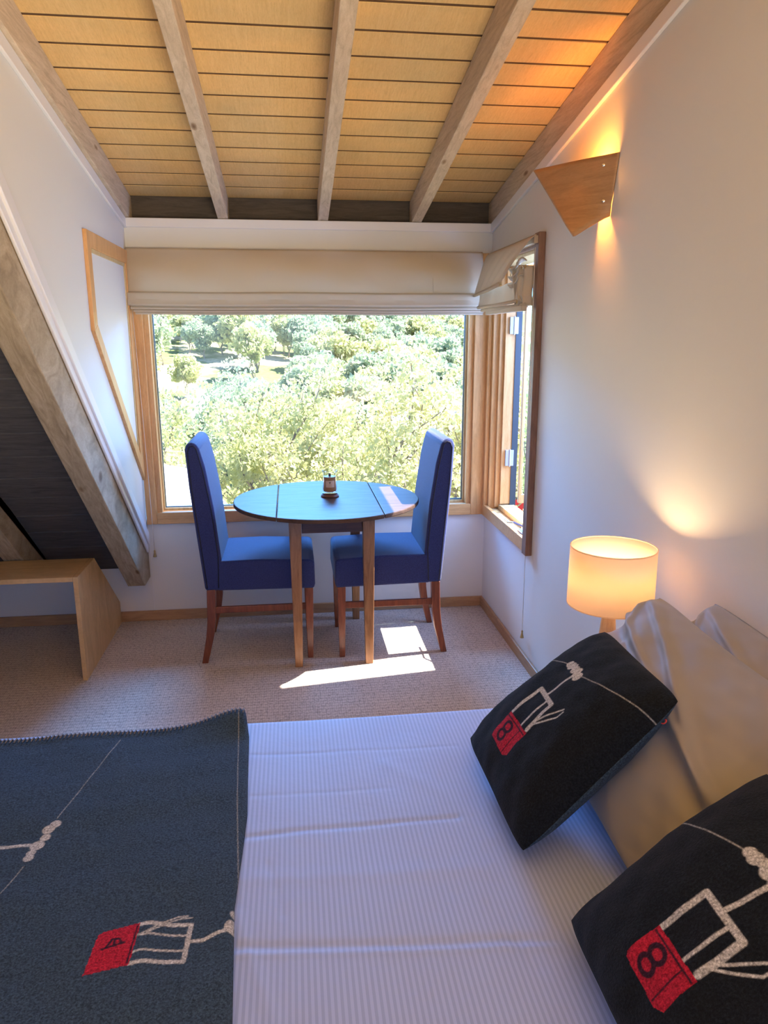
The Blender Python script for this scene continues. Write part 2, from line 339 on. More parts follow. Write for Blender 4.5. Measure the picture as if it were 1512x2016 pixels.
# side window in the right wall, casement swung outwards
win = bpy.data.objects.new('window_2', None); C.objects.link(win); win['kind'] = 'structure'
b = MB(); b.box((R-.022, D-.058, .576), (R, D-.02, 2.045)); b.build('casing', M['casing'], win, bevel=.003)
b = MB(); b.prism([(3.289, .576), (D-.058, .576), (D-.058, .642), (3.349, .642)], 0, R-.022, R); b.build('casing', M['casing_h'], win, bevel=.003)
b = MB(); b.box((R-.032, 3.289, .576), (R, 3.349, 2.045)); b.box((R-.022, 3.349, 1.985), (R, D-.058, 2.045)); b.build('casing', M['brown_timber'], win, bevel=.003)
b = MB(); b.box((R, 3.331, .62), (R+.135, 3.36, 2.0)); b.box((R+.08, 3.36, .62), (R+.135, 3.385, 1.97)); b.box((R, 3.36, 1.97), (R+.135, 4.13, 2.0)); b.build('jamb', M['bead'], win, bevel=.002)
b = MB(); b.box((R, 4.095, .62), (R+.07, 4.129, 2.0)); b.box((R+.03, 4.07, .64), (R+.11, 4.1, 1.98)); b.box((R+.055, 4.05, .66), (R+.115, 4.075, 1.96)); b.build('jamb', M['casing'], win, bevel=.002)
b = MB(); b.box((R, 3.36, .60), (R+.05, 4.10, .628)); b.box((R+.052, 3.36, .60), (R+.14, 4.08, .655)); b.build('sill', M['bead'], win, bevel=.002)
MB().box((R+.112, 4.045, .60), (R+.146, 4.12, 2.02)).build('outer_stop', M['dark_ext'], win)
sash = MB(); sy = 4.085; sx0, sx1 = R+.168, R+.80
frame_sash = MB(); frame_rect(frame_sash, sx0, sx1, .66, 1.98, .016, sy-.03, sy, .05); so = frame_sash.build('sash', M['casing'], win, bevel=.002)
MB().box((sx0+.022, sy-.022, .71), (sx1-.022, sy-.018, 1.958)).build('sash_pane', M['glass_blue'], so)
for z in (1.66, .93):
    b = MB(); b.box((R+.075, 4.035, z-.045), (R+.098, 4.052, z+.045)); b.box((R+.100, 4.035, z-.045), (R+.122, 4.052, z+.045)); b.tube([(R+.099, 4.034, z-.05), (R+.099, 4.034, z+.05)], .004, 8)
    b.build('hinge', M['steel'], win, bevel=.001)
# winder on the sill
b = MB(); b.box((R+.0, 3.42, .628), (R+.05, 3.53, .65)); b.box((R+.012, 3.44, .65), (R+.04, 3.50, .672)); b.tube([(R+.02, 3.45, .675), (R-.02, 3.52, .685), (R-.03, 3.6, .668), (R-.03, 3.66, .672)], .006, 8)
b.build('winder', M['chrome'], win, bevel=.001)
# blind opening in the cheek wall, infilled flush and painted
win = bpy.data.objects.new('window_3', None); C.objects.link(win); win['kind'] = 'structure'
A_, B_, C_, D_ = (3.34, 2.035), (4.158, 2.035), (4.158, .83), (3.34, 1.63)
a_, b_, c_, d_ = (3.40, 1.968), (4.085, 1.968), (4.085, .985), (3.40, 1.655)
b = MB()
for q in ((A_, B_, b_, a_), (D_, A_, a_, d_), (C_, D_, d_, c_), (B_, C_, c_, b_)): b.prism(q, 0, L-.001, L+.016)
fixn(b.build('casing', M['casing'], win, bevel=.002))
def ins(p, t): cx, cz = 3.85, 1.6; return (p[0]+(cx-p[0])*t, p[1]+(cz-p[1])*t)
b = MB(); I = [ins(p, .045) for p in (a_, b_, c_, d_)]; O = (a_, b_, c_, d_)
for i in range(4): b.prism((O[i], O[(i+1) % 4], I[(i+1) % 4], I[i]), 0, L+.001, L+.009)
fixn(b.build('bead', M['bead'], win, bevel=.001))
MB().prism([a_, b_, c_, d_], 0, L+.0005, L+.003).build('panel', M['paint'], win)

# ------------------------------------------------------------------ roman blinds
bt = thing('roman_blind', 'wide cream roman blind folded up over the big window', 'blind')
def wr(x, z): return .006*math.sin(9*x+14*z)+.004*math.sin(23*x-19*z+1)+.0025*math.sin(41*x+30*z)
def panel(u_, v_):                                   # v 0 top, 1 bottom
    x = (L+.006)+(1.057-L-.006)*u_; z = 2.048-.227*v_
    diag = .010*math.sin(7*(x*1.2+2.6*z)+.5)*(math.sin(PI*v_)**.8)
    return (x+(.012*v_ if u_ > .5 else -.0*v_), 4.135-.040*math.sin(v_*PI/2)+diag+.4*wr(x, z), z)
MB().grid(160, 26, panel).build('upper_fabric', M['blind'], bt, smooth=True, solid=.003)
def fold(x0, x1, ztop, zbot, y, bulge, name='fold'):
    pr = [(y+.012, ztop+.004), (y+.002, ztop+.004), (y-.010, ztop-.004), (y-.012, ztop-.012), (y-.006, (ztop+zbot)/2), (y-bulge, zbot+.008), (y-bulge+.004, zbot), (y+.010, zbot), (y+.012, zbot+.01)]
    b = MB(); n = 60
    vs = []; k = len(pr)
    for i in range(n):
        t = i/(n-1); x = x0+(x1-x0)*t
        for (yy, zz) in pr: vs.append((x, yy+.0018*math.sin(19*x+zz*40), zz+.0015*math.sin(7*x+1)))
    fs = [(i*k+j, i*k+(j+1) % k, (i+1)*k+(j+1) % k, (i+1)*k+j) for i in range(n-1) for j in range(k)] + [tuple(range(k-1, -1, -1)), tuple(range((n-1)*k, n*k))]
    return b.add(vs, fs).build(name, M['blind'], bt, smooth='auto')
fold(L+.012, 1.067, 1.826, 1.760, 4.088, .014); fold(L+.02, 1.066, 1.77, 1.742, 4.10, .012); fold(L+.032, 1.064, 1.752, 1.729, 4.108, .012); fold(L+.040, 1.060, 1.738, 1.716, 4.114, .012)
MB().box((L+.01, 4.138, 2.0), (1.055, 4.158, 2.03)).build('headrail', M['blind'], bt)
b = MB(); b.tube([(.776, 4.122, 2.03), (.778, 4.10, 1.93), (.78, 4.092, 1.83)], .0012, 6); b.build('seam', M['blind'], bt)
# side blind, one end fallen
bt = thing('roman_blind', 'small cream roman blind hanging crooked over the side window', 'blind')
def up2(u_, v_):                                     # u: far -> near, v: top -> bottom
    yt = 4.06+(3.27-4.06)*u_; yb = 4.07+(3.53-4.07)*u_; z0 = 2.03; z1 = 1.822+.022*u_
    x = (R-.05)-.065*v_**.6-.02*u_*v_+.004*math.sin(28*u_+5*v_)*v_
    return (x, yt+(yb-yt)*v_, z0+(z1-z0)*v_)
MB().grid(60, 24, up2).build('upper_fabric', M['blind'], bt, smooth=True, solid=.003)
def lo2(u_, v_):
    ya = 4.03+(3.44-4.03)*u_; yb = 4.03+(3.31-4.03)*u_; z0 = 1.822+.03*u_; z1 = 1.752
    return (R-.10-.01*v_+.02*u_+.004*math.sin(22*u_+3*v_), ya+(yb-ya)*v_, z0+(z1-z0)*v_)
MB().grid(50, 14, lo2).build('middle_fabric', M['blind'], bt, smooth=True, solid=.003)
MB().tube([(R-.118, 4.075, 1.818), (R-.125, 3.8, 1.828), (R-.13, 3.54, 1.842)], .009, 10).build('fold', M['blind'], bt, smooth=True)
MB().tube([(R-.105, 4.04, 1.754), (R-.105, 3.7, 1.752), (R-.09, 3.36, 1.758)], .0085, 10).build('fold', M['blind'], bt, smooth=True)
MB().tube([(R-.095, 4.0, 1.738), (R-.095, 3.7, 1.737), (R-.08, 3.3, 1.74)], .0085, 10).build('fold', M['blind'], bt, smooth=True)
MB().box((R-.095, 3.30, 1.712), (R-.07, 3.93, 1.737)).build('hem', M['blind'], bt, bevel=.004)
MB().box((R-.05, 3.30, 2.0), (R-.012, 4.05, 2.03)).build('headrail', M['blind'], bt)
b = MB()
for k in range(4):
    yk = 3.33+.045*k; xk = R-.055-.012*(k % 2)
    def fl_(u_, v_, yk=yk, xk=xk, k=k):
        return (xk-.03+.045*u_+.006*math.sin(6*v_+k), yk-.012+.012*math.sin(v_*5+k)-.05*v_*(k == 3), 1.905-.17*v_-.004*k+.02*(1-v_)*(k > 1))
    b.grid(5, 12, fl_)
b.build('gathered_fabric', M['blind'], bt, smooth=True, solid=.007)
b = MB()
for k in range(3):
    zk = 1.93-.035*k
    b.grid(6, 16, lambda u_, v_, zk=zk: (R-.06-.04*u_+.004*math.sin(v_*9), 3.36+.16*v_, zk+.014*math.sin(u_*3+v_*4)-.03*v_))
b.build('gathered_fabric', M['blind'], bt, smooth=True, solid=.006)
for p in ((R-.125, 3.525, 1.84), (R-.098, 3.345, 1.752), (R-.082, 3.33, 1.90), (R-.082, 3.375, 1.905), (R-.075, 3.44, 1.925), (R-.09, 3.48, 1.88), (R-.078, 3.30, 1.90)):
    b = MB(); cpt = [(p[0]-.006+.0*t, p[1]+.007*math.cos(t), p[2]+.007*math.sin(t)) for t in np.linspace(0, 2*PI, 13)]
    b.tube(cpt, .0018, 6, False); b.build('ring', M['brass'], bt, smooth=True)
def cord(pts, label):
    o = thing('blind_cord', label, 'cord', 'blind pull cords')
    MB().tube(pts, .0016, 6).build('string', M['cord'], o, smooth=True)
    x, y, z = pts[-1]
    MB().lathe([(.002, 0), (.005, -.006), (.004, -.014), (.009, -.036), (.010, -.04), (.0, -.042)], (x, y, z), 12).build('tassel', M['brass'], o, smooth=True)
cord([(R-.045, 3.295, 1.98), (R-.042, 3.29, 1.2), (R-.028, 3.30, .60), (R-.02, 3.32, .185)], 'long pull cord with brass weight hanging down the right wall')
cord([(L+.022, 4.12, 1.75), (L+.028, 4.145, 1.2), (L+.034, 4.148, .8), (L+.036, 4.15, .43)], 'short pull cord with brass weight hanging at the left side of the big window')

# ------------------------------------------------------------------ wall sconce
sy_ = 2.6
st = thing('wall_sconce', 'lit wall sconce of bent brown plywood high on the right wall', 'wall lamp')
def sect(t, s_):                                    # t 0 top..1 bottom, s_ along the bent sheet from the near wall edge round to the far wall edge
    n0 = Vector((R-.002, 2.575+.048*t, 2.203-.195*t))
    tip = Vector((R-.165+.045*t, 2.965-.345*t, 2.222-.277*t))
    far = Vector((R-.002, 3.10-.38*t, 2.245-.235*t))
    if s_ < .62:
        q = s_/.62; p = n0.lerp(tip, q); bow = math.sin(PI*q)*.007
        return (p.x-bow*.8, p.y-.3*bow, p.z)
    q = (s_-.62)/.38
    c = tip+(n0-tip).normalized()*-.05
    p = tip*(1-q)**2+(tip+(tip-n0).normalized()*.045)*2*q*(1-q)+far*q*q
    return (p.x, p.y, p.z)
fixn(MB().grid(60, 14, lambda a, b_: sect(b_, a)).build('plywood_shade', M['sconce'], st, smooth=True, solid=.006))
MB().lathe([(.0, 0), (.035, 0), (.035, .02), (.0, .02)], (0, 0, 0), 20).build('mount', M['steel'], st).rotation_euler = (0, -PI/2, 0)
o = [c for c in st.children if c.name.startswith('mount')][0]; o.location = (R, 2.70, 2.09)
MB().lathe([(.0, -.03), (.014, -.026), (.022, -.008), (.022, .008), (.014, .026), (0, .03)], (R-.055, 2.70, 2.10), 16).build('bulb', M['bulb_amber'], st, smooth=True)
MB().lathe([(0, -.016), (.012, -.016), (.012, .0), (0, 0)], (R-.055, 2.70, 2.07), 12).build('holder', M['steel'], st)
for t in (.16, .72):
    p = Vector(sect(t, .10)); b = MB().lathe([(0, .004), (.005, .003), (.006, 0)], (0,0,0), 10); o = b.build('screw', M['chrome'], st); o.location = p+Vector((-.004, -.006, 0)); o.rotation_euler = (PI/2, 0, -.45)
lamp('sconce_light', 'POINT', (R-.055, 2.70, 2.145), 7, (1, .36, .05), shadow_soft_size=.018)
lamp('sconce_light_low', 'POINT', (R-.05, 2.68, 2.055), 3.2, (1, .36, .04), shadow_soft_size=.015)

# ------------------------------------------------------------------ bedside lamp and table
nx, ny = .925, 1.985
ns = thing('bedside_table', 'small timber bedside table hidden between the bed pillows and the wall', 'table')
b = MB(); b.box((.84, 1.88, .43), (1.10, 2.14, .455)); b.build('table_top', M['skirt'], ns, bevel=.004)
MB().box((.85, 1.89, .30), (1.09, 2.13, .43)).build('drawer_box', M['skirt'], ns, bevel=.003)
for x in (.86, 1.055):
    for y in (1.90, 2.095): MB().box((x, y, 0), (x+.025, y+.025, .30)).build('leg', M['skirt'], ns, bevel=.003)
lt = thing('bedside_lamp', 'lit bedside lamp with cream drum shade behind the pillows', 'lamp')
MB().lathe([(0, 0), (.06, 0), (.062, .01), (.055, .022), (.022, .03), (.018, .05), (.024, .16), (.028, .24), (.020, .33), (.012, .39), (0, .39)], (nx, ny, .455), 28).build('base', M['lamp_wood'], lt, smooth='auto')
MB().lathe([(.1245, 0), (.1225, .175)], (nx, ny, .825), 64).build('lamp_shade', M['shade'], lt, smooth=True, solid=.0015)
for z, r_ in ((.825, .1248), (1.0, .1228)):
    cp = [(nx+r_*math.cos(t), ny+r_*math.sin(t), z) for t in np.linspace(0, 2*PI, 49)]
    MB().tube(cp, .0018, 6, False).build('rim', M['shade'], lt, smooth=True)
MB().lathe([(0, -.035), (.015, -.03), (.026, -.01), (.027, .01), (.018, .03), (0, .036)], (nx, ny, .905), 20).build('bulb', M['bulb'], lt, smooth=True)
lamp('bedside_light', 'POINT', (nx, ny, .918), 12, (1, .56, .22), shadow_soft_size=.03)

# ------------------------------------------------------------------ low shelf unit under the steep roof
su = thing('shelf_unit', 'low open timber shelf unit tucked under the steep roof', 'shelf')
yb_ = lambda z: 2.716+(1.437-z)/KR - .012
pf = [(3.415, 0), (3.415, .522), (min(yb_(.522), 4.15), .522), (min(yb_(.30), 4.15), .30), (4.16, zr(4.16)-.0 if zr(4.16) > .05 else .16), (4.16, .0)]
b = MB().prism([(3.415, 0), (3.415, .52), (yb_(.52), .52), (4.16, max(zr(4.16)-.012, .12)), (4.16, 0)], 0, -1.03, -1.008)
b.build('side_panel', M['ply'], su, bevel=.0015)
MB().prism([(3.415, .497), (3.415, .52), (yb_(.52), .52), (yb_(.497), .497)], 0, -2.3, -1.031).build('top_panel', M['ply'], su, bevel=.0015)
MB().prism([(3.43, 0), (3.43, .495), (yb_(.52), .495), (4.15, .13), (4.15, 0)], 0, -2.32, -2.301).build('side_panel', M['ply'], su)

# ------------------------------------------------------------------ table
tx, ty, tz = .165, 3.69, .803
tb = thing('round_table', 'round dark-topped drop-leaf dining table with brown tapered legs by the window', 'table')
TR = .468
def chord(x0, x1):
    n = 40; x0 = max(x0, -TR); x1 = min(x1, TR); xs = [x0+(x1-x0)*i/n for i in range(n+1)]
    up = [(tx+x, ty+math.sqrt(max(0, TR*TR-x*x))) for x in xs]; dn = [(tx+x, ty-math.sqrt(max(0, TR*TR-x*x))) for x in xs]
    pts = up+dn[::-1]; out = []
    for p in pts:
        if not out or (abs(out[-1][0]-p[0])+abs(out[-1][1]-p[1])) > 1e-4: out.append(p)
    if abs(out[0][0]-out[-1][0])+abs(out[0][1]-out[-1][1]) < 1e-4: out.pop()
    return out
def dense(x0, x1):
    th0, th1 = math.acos(max(-1, min(1, x1/TR))), math.acos(max(-1, min(1, x0/TR)))
    k = 36
    up = [(tx+TR*math.cos(th0+(th1-th0)*i/k), ty+TR*math.sin(th0+(th1-th0)*i/k)) for i in range(k+1)]
    dn = [(tx+TR*math.cos(th1+(th0-th1)*i/k), ty-TR*math.sin(th1+(th0-th1)*i/k)) for i in range(k+1)]
    pts = up+dn; out = []
    for p in pts:
        if not out or math.dist(out[-1], p) > 1e-4: out.append(p)
    if math.dist(out[0], out[-1]) < 1e-4: out.pop()
    return out
for nme, a, c in (('tabletop', -.2475, .2475), ('drop_leaf', -TR, -.2495), ('drop_leaf', .2495, TR)):
    o = MB().prism(dense(a, c), 2, tz-.02, tz).build(nme, M['table_top'], tb, bevel=.004); fixn(o)
tyf, tyb = 3.448, 4.055
for (x, y) in ((0.0, tyf), (.352, tyf), (-.002, tyb), (.338, tyb)):
    a, c = .030, .019
    MB().hexa([(x-c, y-c, 0), (x+c, y-c, 0), (x+c, y+c, 0), (x-c, y+c, 0)], [(x-a, y-a, tz-.0205), (x+a, y-a, tz-.0205), (x+a, y+a, tz-.0205), (x-a, y+a, tz-.0205)]).build('leg', M['table_leg'], tb, bevel=.003)
b = MB(); b.box((.031, tyf-.018, tz-.115), (.322, tyf+.006, tz-.021)); b.box((.031, tyb-.006, tz-.115), (.305, tyb+.018, tz-.021)); b.box((-.015, tyf+.031, tz-.115), (.01, tyb-.031, tz-.021)); b.box((.335, tyf+.031, tz-.115), (.36, tyb-.031, tz-.021))
b.build('apron', M['apron'], tb, bevel=.002)
for s in (-1, 1):
    b = MB(); xe = tx+s*.40; xi = tx+s*.20
    b.prism([(xi, tz-.021), (xe, tz-.021), (xe, tz-.03), (xe-s*.02, tz-.048), (xe-s*.045, tz-.036), (xe-s*.07, tz-.05), (xi, tz-.05)], 1, ty-.14, ty-.115)
    fixn(b.build('leaf_bracket', M['apron'], tb, bevel=.002))
# candle
cx, cy, cz = .183, 3.72, tz
ct = thing('candle_jar', 'hourglass glass candle jar with brown wax standing on the round table', 'candle')
MB().lathe([(0, 0), (.046, 0), (.047, .006), (.043, .012), (.038, .015), (.038, .021), (0, .021)], (cx, cy, cz), 32).build('wooden_lid', M['apron'], ct, smooth='auto')
m = M['jar'] = glass('jar_glass', (.93, .95, .95))
MB().lathe([(.0, .0215), (.034, .0215), (.037, .026), (.036, .05), (.033, .085), (.034, .115), (.040, .138), (.0375, .138), (.0315, .113), (.0315, .085)], (cx, cy, cz), 40).build('glass', m, ct, smooth=True)
MB().lathe([(0, .030), (.0315, .030), (.0335, .04), (.031, .07), (.0305, .09), (.0315, .106), (.0, .106)], (cx, cy, cz), 32).build('wax', mat('brown_wax', (.42, .20, .09), .5), ct, smooth='auto')
MB().box((cx-.006, cy-.0012, cz+.106), (cx+.006, cy+.0012, cz+.122)).build('wick', M['gasket'], ct)
# paper label, curved round the front of the jar
lb = MB().grid(12, 2, lambda a, b_: (cx+.0375*math.sin((a-.5)*1.2), cy-.0375*math.cos((a-.5)*1.2)-.001, cz+.055+.034*b_)); m = mat('paper_label', (.62, .48, .40), .7)
lb = lb.build('paper_label', m, ct, smooth=True)
b = MB()
def ink(b, a0, z0, a1, z1, wd=.0012):
    P_ = lambda a, z: Vector((cx+.0383*math.sin((a-.5)*1.2), cy-.0383*math.cos((a-.5)*1.2)-.001, cz+.055+.034*z))
    p, q = P_(a0, z0), P_(a1, z1); b.tube([p, q], wd/2, 5)
for s in ((.38,.85,.42,.6), (.42,.6,.47,.78), (.47,.78,.52,.6), (.52,.6,.56,.85), (.44,.85,.48,.6), (.48,.62,.53,.85)): ink(b, *s)
for z, a0, a1 in ((.42, .34, .66), (.20, .30, .70)): ink(b, a0, z, a1, z, .001)
b.build('print', M['gasket'], lb)

# ------------------------------------------------------------------ chairs (profile faces +x, back at -x)
def make_chair(label):
    t = thing('dining_chair', label, 'chair', 'high-backed blue chairs at the round table')
    wd = .225
    def pad(prof, name, parent, y0=-wd, y1=wd, bev=.018, sub=0):
        o = MB().prism(prof, 1, y0, y1).build(name, M['nap'], parent, bevel=bev, auto=True); fixn(o); o.modifiers[0].segments = 4
        for p in o.data.polygons: p.use_smooth = True
        return o
    # origin: floor under the rear legs
    pad([(.082, .385), (.555, .378), (.562, .40), (.560, .515), (.545, .527), (.30, .538), (.082, .535)], 'seat', t, bev=.022)
    back = [(.022, .385), (.10, .385), (.108, .54), (.085, .80), (.055, 1.0), (.030, 1.10), (.005, 1.122), (-.025, 1.115), (-.035, 1.085), (-.025, .90), (.000, .62)]
    bo = pad(back, 'backrest', t, bev=.016)
    for sgn in (-1, 1):
        yy = sgn*(wd+.001)
        ins_ = [(.034, .40), (.015, .62), (-.012, .90), (-.022, 1.075), (-.012, 1.10), (.006, 1.105), (.02, 1.09), (.043, .99), (.073, .80), (.094, .56), (.088, .40)]
        b = MB(); b.tube([(x, yy-sgn*.002, z) for x, z in ins_], .0035, 6); b.build('piping', M['piping'], bo, smooth=True)
    def leg(prof, y):
        b = MB(); vs = []
        for (x, z, h) in prof: vs += [(x-h, y-h, z), (x+h, y-h, z), (x+h, y+h, z), (x-h, y+h, z)]
        n = len(prof); fs = [(3, 2, 1, 0), tuple(range(4*n-4, 4*n))]
        for i in range(n-1):
            for j in range(4): fs.append((i*4+j, i*4+(j+1) % 4, (i+1)*4+(j+1) % 4, (i+1)*4+j))
        return fixn(b.add(vs, fs).build('leg', M['leg'], t, bevel=.003))
    for s in (-1, 1):
        leg([(0, 0, .015), (.014, .06, .017), (.032, .14, .019), (.043, .22, .020), (.047, .30, .021), (.05, .39, .021)], s*(wd-.022))
        leg([(.53, 0, .014), (.53, .2, .018), (.53, .38, .021)], s*(wd-.022))
        MB().box((.06, s*(wd-.022)-.009, .262), (.515, s*(wd-.022)+.009, .295)).build('stretcher', M['leg'], t, bevel=.003)
    return t
ch = make_chair('navy high-backed dining chair left of the round table, its back to the sloping wall')
ch.location = (-.47, 3.752, 0)
c2 = copy_tree(ch); c2.location = (.752, 3.74, 0); c2.rotation_euler.z = PI
c2['label'] = 'blue high-backed dining chair right of the round table, beside the sunlit patch'

# ------------------------------------------------------------------ bed
bed = thing('bed', 'bed along the foreground with its mattress mostly under striped bedding', 'bed')
bx0, bx1, by0, by1 = -1.0, 1.09, .15, 1.862
MB().box((bx0+.02, by0+.02, .30), (bx1, by1-.02, .572)).build('mattress', M['pillow'], bed, bevel=.04)
MB().box((bx0+.03, by0+.03, .10), (bx1-.01, by1-.03, .295)).build('bed_base', M['apron'], bed, bevel=.01)
for x in (bx0+.08, bx1-.12):
    for y in (by0+.08, by1-.12): MB().box((x, y, 0), (x+.05, y+.05, .10)).build('leg', M['apron'], bed)
creases = [([(-.124,1.152),(-.103,1.069),(-.054,.927),(-.03,.8)], .010, .005), ([(-.073,1.28),(-.059,1.221),(-.042,1.136)], .005, -.004),
           ([(.329,1.12),(.373,.967)], .006, -.005), ([(-.13,1.676),(.392,1.656)], .004, -.003),
           ([(-.125,1.364),(.001,1.372),(.329,1.374)], .008, -.006), ([(-.116,1.076),(.167,1.046),(.429,1.024)], .010, -.007), ([(-.12,1.06),(.17,1.03),(.43,1.008)], .006, .004),
           ([(-.122,1.505),(.2,1.498)], .005, -.002), ([(-.12,1.24),(.35,1.21)], .02, .003), ([(.2,1.60),(.33,1.45),(.38,1.3)], .02, .004), ([(.1,1.78),(.15,1.5),(.3,1.2),(.33,.9)], .05, .005)]
XS = np.linspace(bx0-.012, .98, 300); YS = np.linspace(by0-.01, by1+.012, 300)
def segd(px, py, a, b_):
    ax, ay = a; dx, dy = b_[0]-ax, b_[1]-ay; t = np.clip(((px-ax)*dx+(py-ay)*dy)/(dx*dx+dy*dy), 0, 1)
    return np.hypot(px-ax-t*dx, py-ay-t*dy), t
def nse(x, y, s, seed):
    v = 0
    for k, (a, b_, c, d) in enumerate(((1.7, .6, 0, .5), (-.9, 1.9, 1.3, .3), (2.9, 2.1, 2.1, .25), (-3.7, 1.3, .4, .2), (1.1, -4.6, 3.3, .15))): v = v+d*np.sin(s*(a*x+b_*y)+c+seed*1.7*(k+1))
    return v
def bedz(x, y):
    z = .590+.003*nse(x, y, 2.2, 1)+.0012*nse(x, y, 7, 2)
    for pts, wd, h in creases:
        best = 0
        for a, b_ in zip(pts[:-1], pts[1:]):
            d_, t = segd(x, y, a, b_); best = np.maximum(best, np.exp(-(d_/wd)**2))
        z = z+.38*h*best
    # soft rounded edges
    e = np.clip((y-(by1-.035))/.047, 0, 1); z = z-.05*e*e
    e = np.clip(((bx0+.035)-x)/.047, 0, 1); z = z-.05*e*e
    return z
def colored_grid(name, X, Y, Z, material, parent=None, colors=None, solid=0):
    ny_, nx_ = X.shape; v_ = np.stack([X, Y, Z], -1).reshape(-1, 3)
    idx = np.arange(nx_*ny_).reshape(ny_, nx_); fcs = np.stack([idx[:-1, :-1], idx[:-1, 1:], idx[1:, 1:], idx[1:, :-1]], -1).reshape(-1, 4)
    me = bpy.data.meshes.new(name); me.from_pydata(v_.tolist(), [], fcs.tolist()); me.materials.append(material)
    me.polygons.foreach_set('use_smooth', [True]*len(me.polygons)); me.update()
    if colors is not None:
        at = me.color_attributes.new('weave', 'FLOAT_COLOR', 'POINT'); c4 = np.concatenate([colors.reshape(-1, 3), np.ones((nx_*ny_, 1))], 1).astype(np.float32); at.data.foreach_set('color', c4.ravel())
    o = bpy.data.objects.new(name, me); C.objects.link(o)
    if parent: o.parent = parent
    if solid: md = o.modifiers.new('s', 'SOLIDIFY'); md.thickness = solid; md.offset = -1
    return o
GX, GY = np.meshgrid(XS, YS); GZ = bedz(GX, GY)
# drape over the long sides and the foot
PX = np.concatenate([GX[:1]]*6+[GX]+[GX[-1:]]*6, 0); PY = np.concatenate([GY[:1]]*6+[GY]+[GY[-1:]]*6, 0); PZ = np.concatenate([GZ[:1]]*6+[GZ]+[GZ[-1:]]*6, 0)
for i in range(6):
    d_ = (i+1)*.045; k = 5-i; q = 6+300+i
    PY[k] = by0-.012-.006*np.sin(PX[k]*22)*d_*4; PZ[k] = GZ[0]-d_; PY[q] = by1+.014+.006*np.sin(PX[q]*22)*d_*4; PZ[q] = GZ[-1]-d_
LX = np.repeat(PX[:, :1], 6, 1)-.002; LY = np.repeat(PY[:, :1], 6, 1); LZ = np.stack([PZ[:, 0]-(6-i)*.045 for i in range(6)], 1)
o = colored_grid('bed_sheet', np.concatenate([LX, PX], 1), np.concatenate([LY, PY], 1), np.maximum(np.concatenate([LZ, PZ], 1), .12), M['sheet'], solid=.002)
tag(o, 'white and lavender fine-striped sheet spread over the bed', 'sheet')

# weave colours
DK = np.array((.030, .052, .082)); RED = np.array((.36, .012, .03)); GR = np.array((.42, .42, .41)); INK = np.array((.03, .008, .018))
def paint(colr, mask, c): mk = np.clip(mask, 0, 1)[..., None]; return colr*(1-mk)+c*mk
def stroke(x, y, pts, wd, soft=.0012):
    best = np.full(x.shape, 9.)
    for a, b_ in zip(pts[:-1], pts[1:]): best = np.minimum(best, segd(x, y, a, b_)[0])
    return (wd-best)/soft+.5
def poly(x, y, pts):
    inside = np.zeros(x.shape, bool); j = len(pts)-1
    for i in range(len(pts)):
        xi, yi = pts[i]; xj, yj = pts[j]
        cnd = ((yi > y) != (yj > y)) & (x < (xj-xi)*(y-yi)/(yj-yi+1e-12)+xi); inside ^= cnd; j = i
    return inside.astype(float)
def ring(x, y, cx_, cy_, rx, ry, wd): return (wd-np.abs(np.hypot((x-cx_)/rx, (y-cy_)/ry)-1)*min(rx, ry))/.0012+.5

# throw
tx1 = -.128
TX = np.linspace(-1.03, tx1, 520); TY = np.linspace(.16, 1.79, 720); UX, UY = np.meshgrid(TX, TY)
xe = -.128+.012*np.sin(UY*5+1)*0+np.interp(UY[:, :1], [.16,.92,1.15,1.43,1.72,1.79], [-.11,-.115,-.128,-.121,-.133,-.145])-(-.128)
UXX = -1.03+(UX+1.03)*((xe+1.03)/(tx1+1.03))
tw = bedz(np.minimum(UXX, .9), UY)
wrk = .006*nse(UXX, UY, 3.1, 4)+.004*nse(UXX, UY*1.8, 6, 5)+.0012*nse(UXX, UY*2, 15, 9)
edge_hi = .010*np.exp(-((UXX-tx1)/.03)**2)*0
corner = .030*np.exp(-(((UXX+.16)/.10)**2+((UY-1.79)/.06)**2))
TZ = tw+.018+wrk+corner
TYY = UY+.03*np.exp(-((UXX+.15)/.10)**2)*np.clip((UY-1.6)/.19, 0, 1)+.012*np.clip((UY-1.6)/.19, 0, 1)*(UXX+.45)
sag = np.clip((UXX-(xe-.012))/.012, 0, 1); TZ = TZ-.010*sag**2
col = np.broadcast_to(DK*1.15, UX.shape+(3,)).copy()
x, y = UXX, UY
for pts, wd in (([(-.453,1.754),(-.516,1.441)], .0012), ([(-.54,1.307),(-.59,1.10),(-.66,.8)], .0012), ([(-.163,1.79),(-.143,1.444),(-.120,1.138)], .0010), ([(-.66,1.378),(-.606,1.373),(-.545,1.37)], .0045), ([(-.197,1.076),(-.175,1.075),(-.152,1.088),(-.128,1.094)], .0038)):
    col = paint(col, stroke(x, y, pts, wd), GR*(.55 if wd < .002 else 1))
for (a, b_, rr) in ((-.514,1.424,.011), (-.524,1.410,.012), (-.524,1.388,.010), (-.533,1.366,.014), (-.538,1.330,.010), (-.538,1.345,.009), (-.126,1.10,.016), (-.124,1.13,.010)):
    col = paint(col, (rr-np.hypot(x-a, y-b_))/.002+.5, GR)
fr = [(-.288,1.127),(-.272,1.130),(-.234,1.119),(-.199,1.114),(-.202,1.034),(-.233,1.037),(-.268,1.046),(-.288,1.043)]
col = paint(col, stroke(x, y, fr, .0042), GR)
for p in ([(-.288,1.103),(-.268,1.106),(-.231,1.095),(-.204,1.09)], [(-.288,1.066),(-.275,1.071),(-.237,1.063),(-.207,1.058)]): col = paint(col, stroke(x, y, p, .0022), GR)
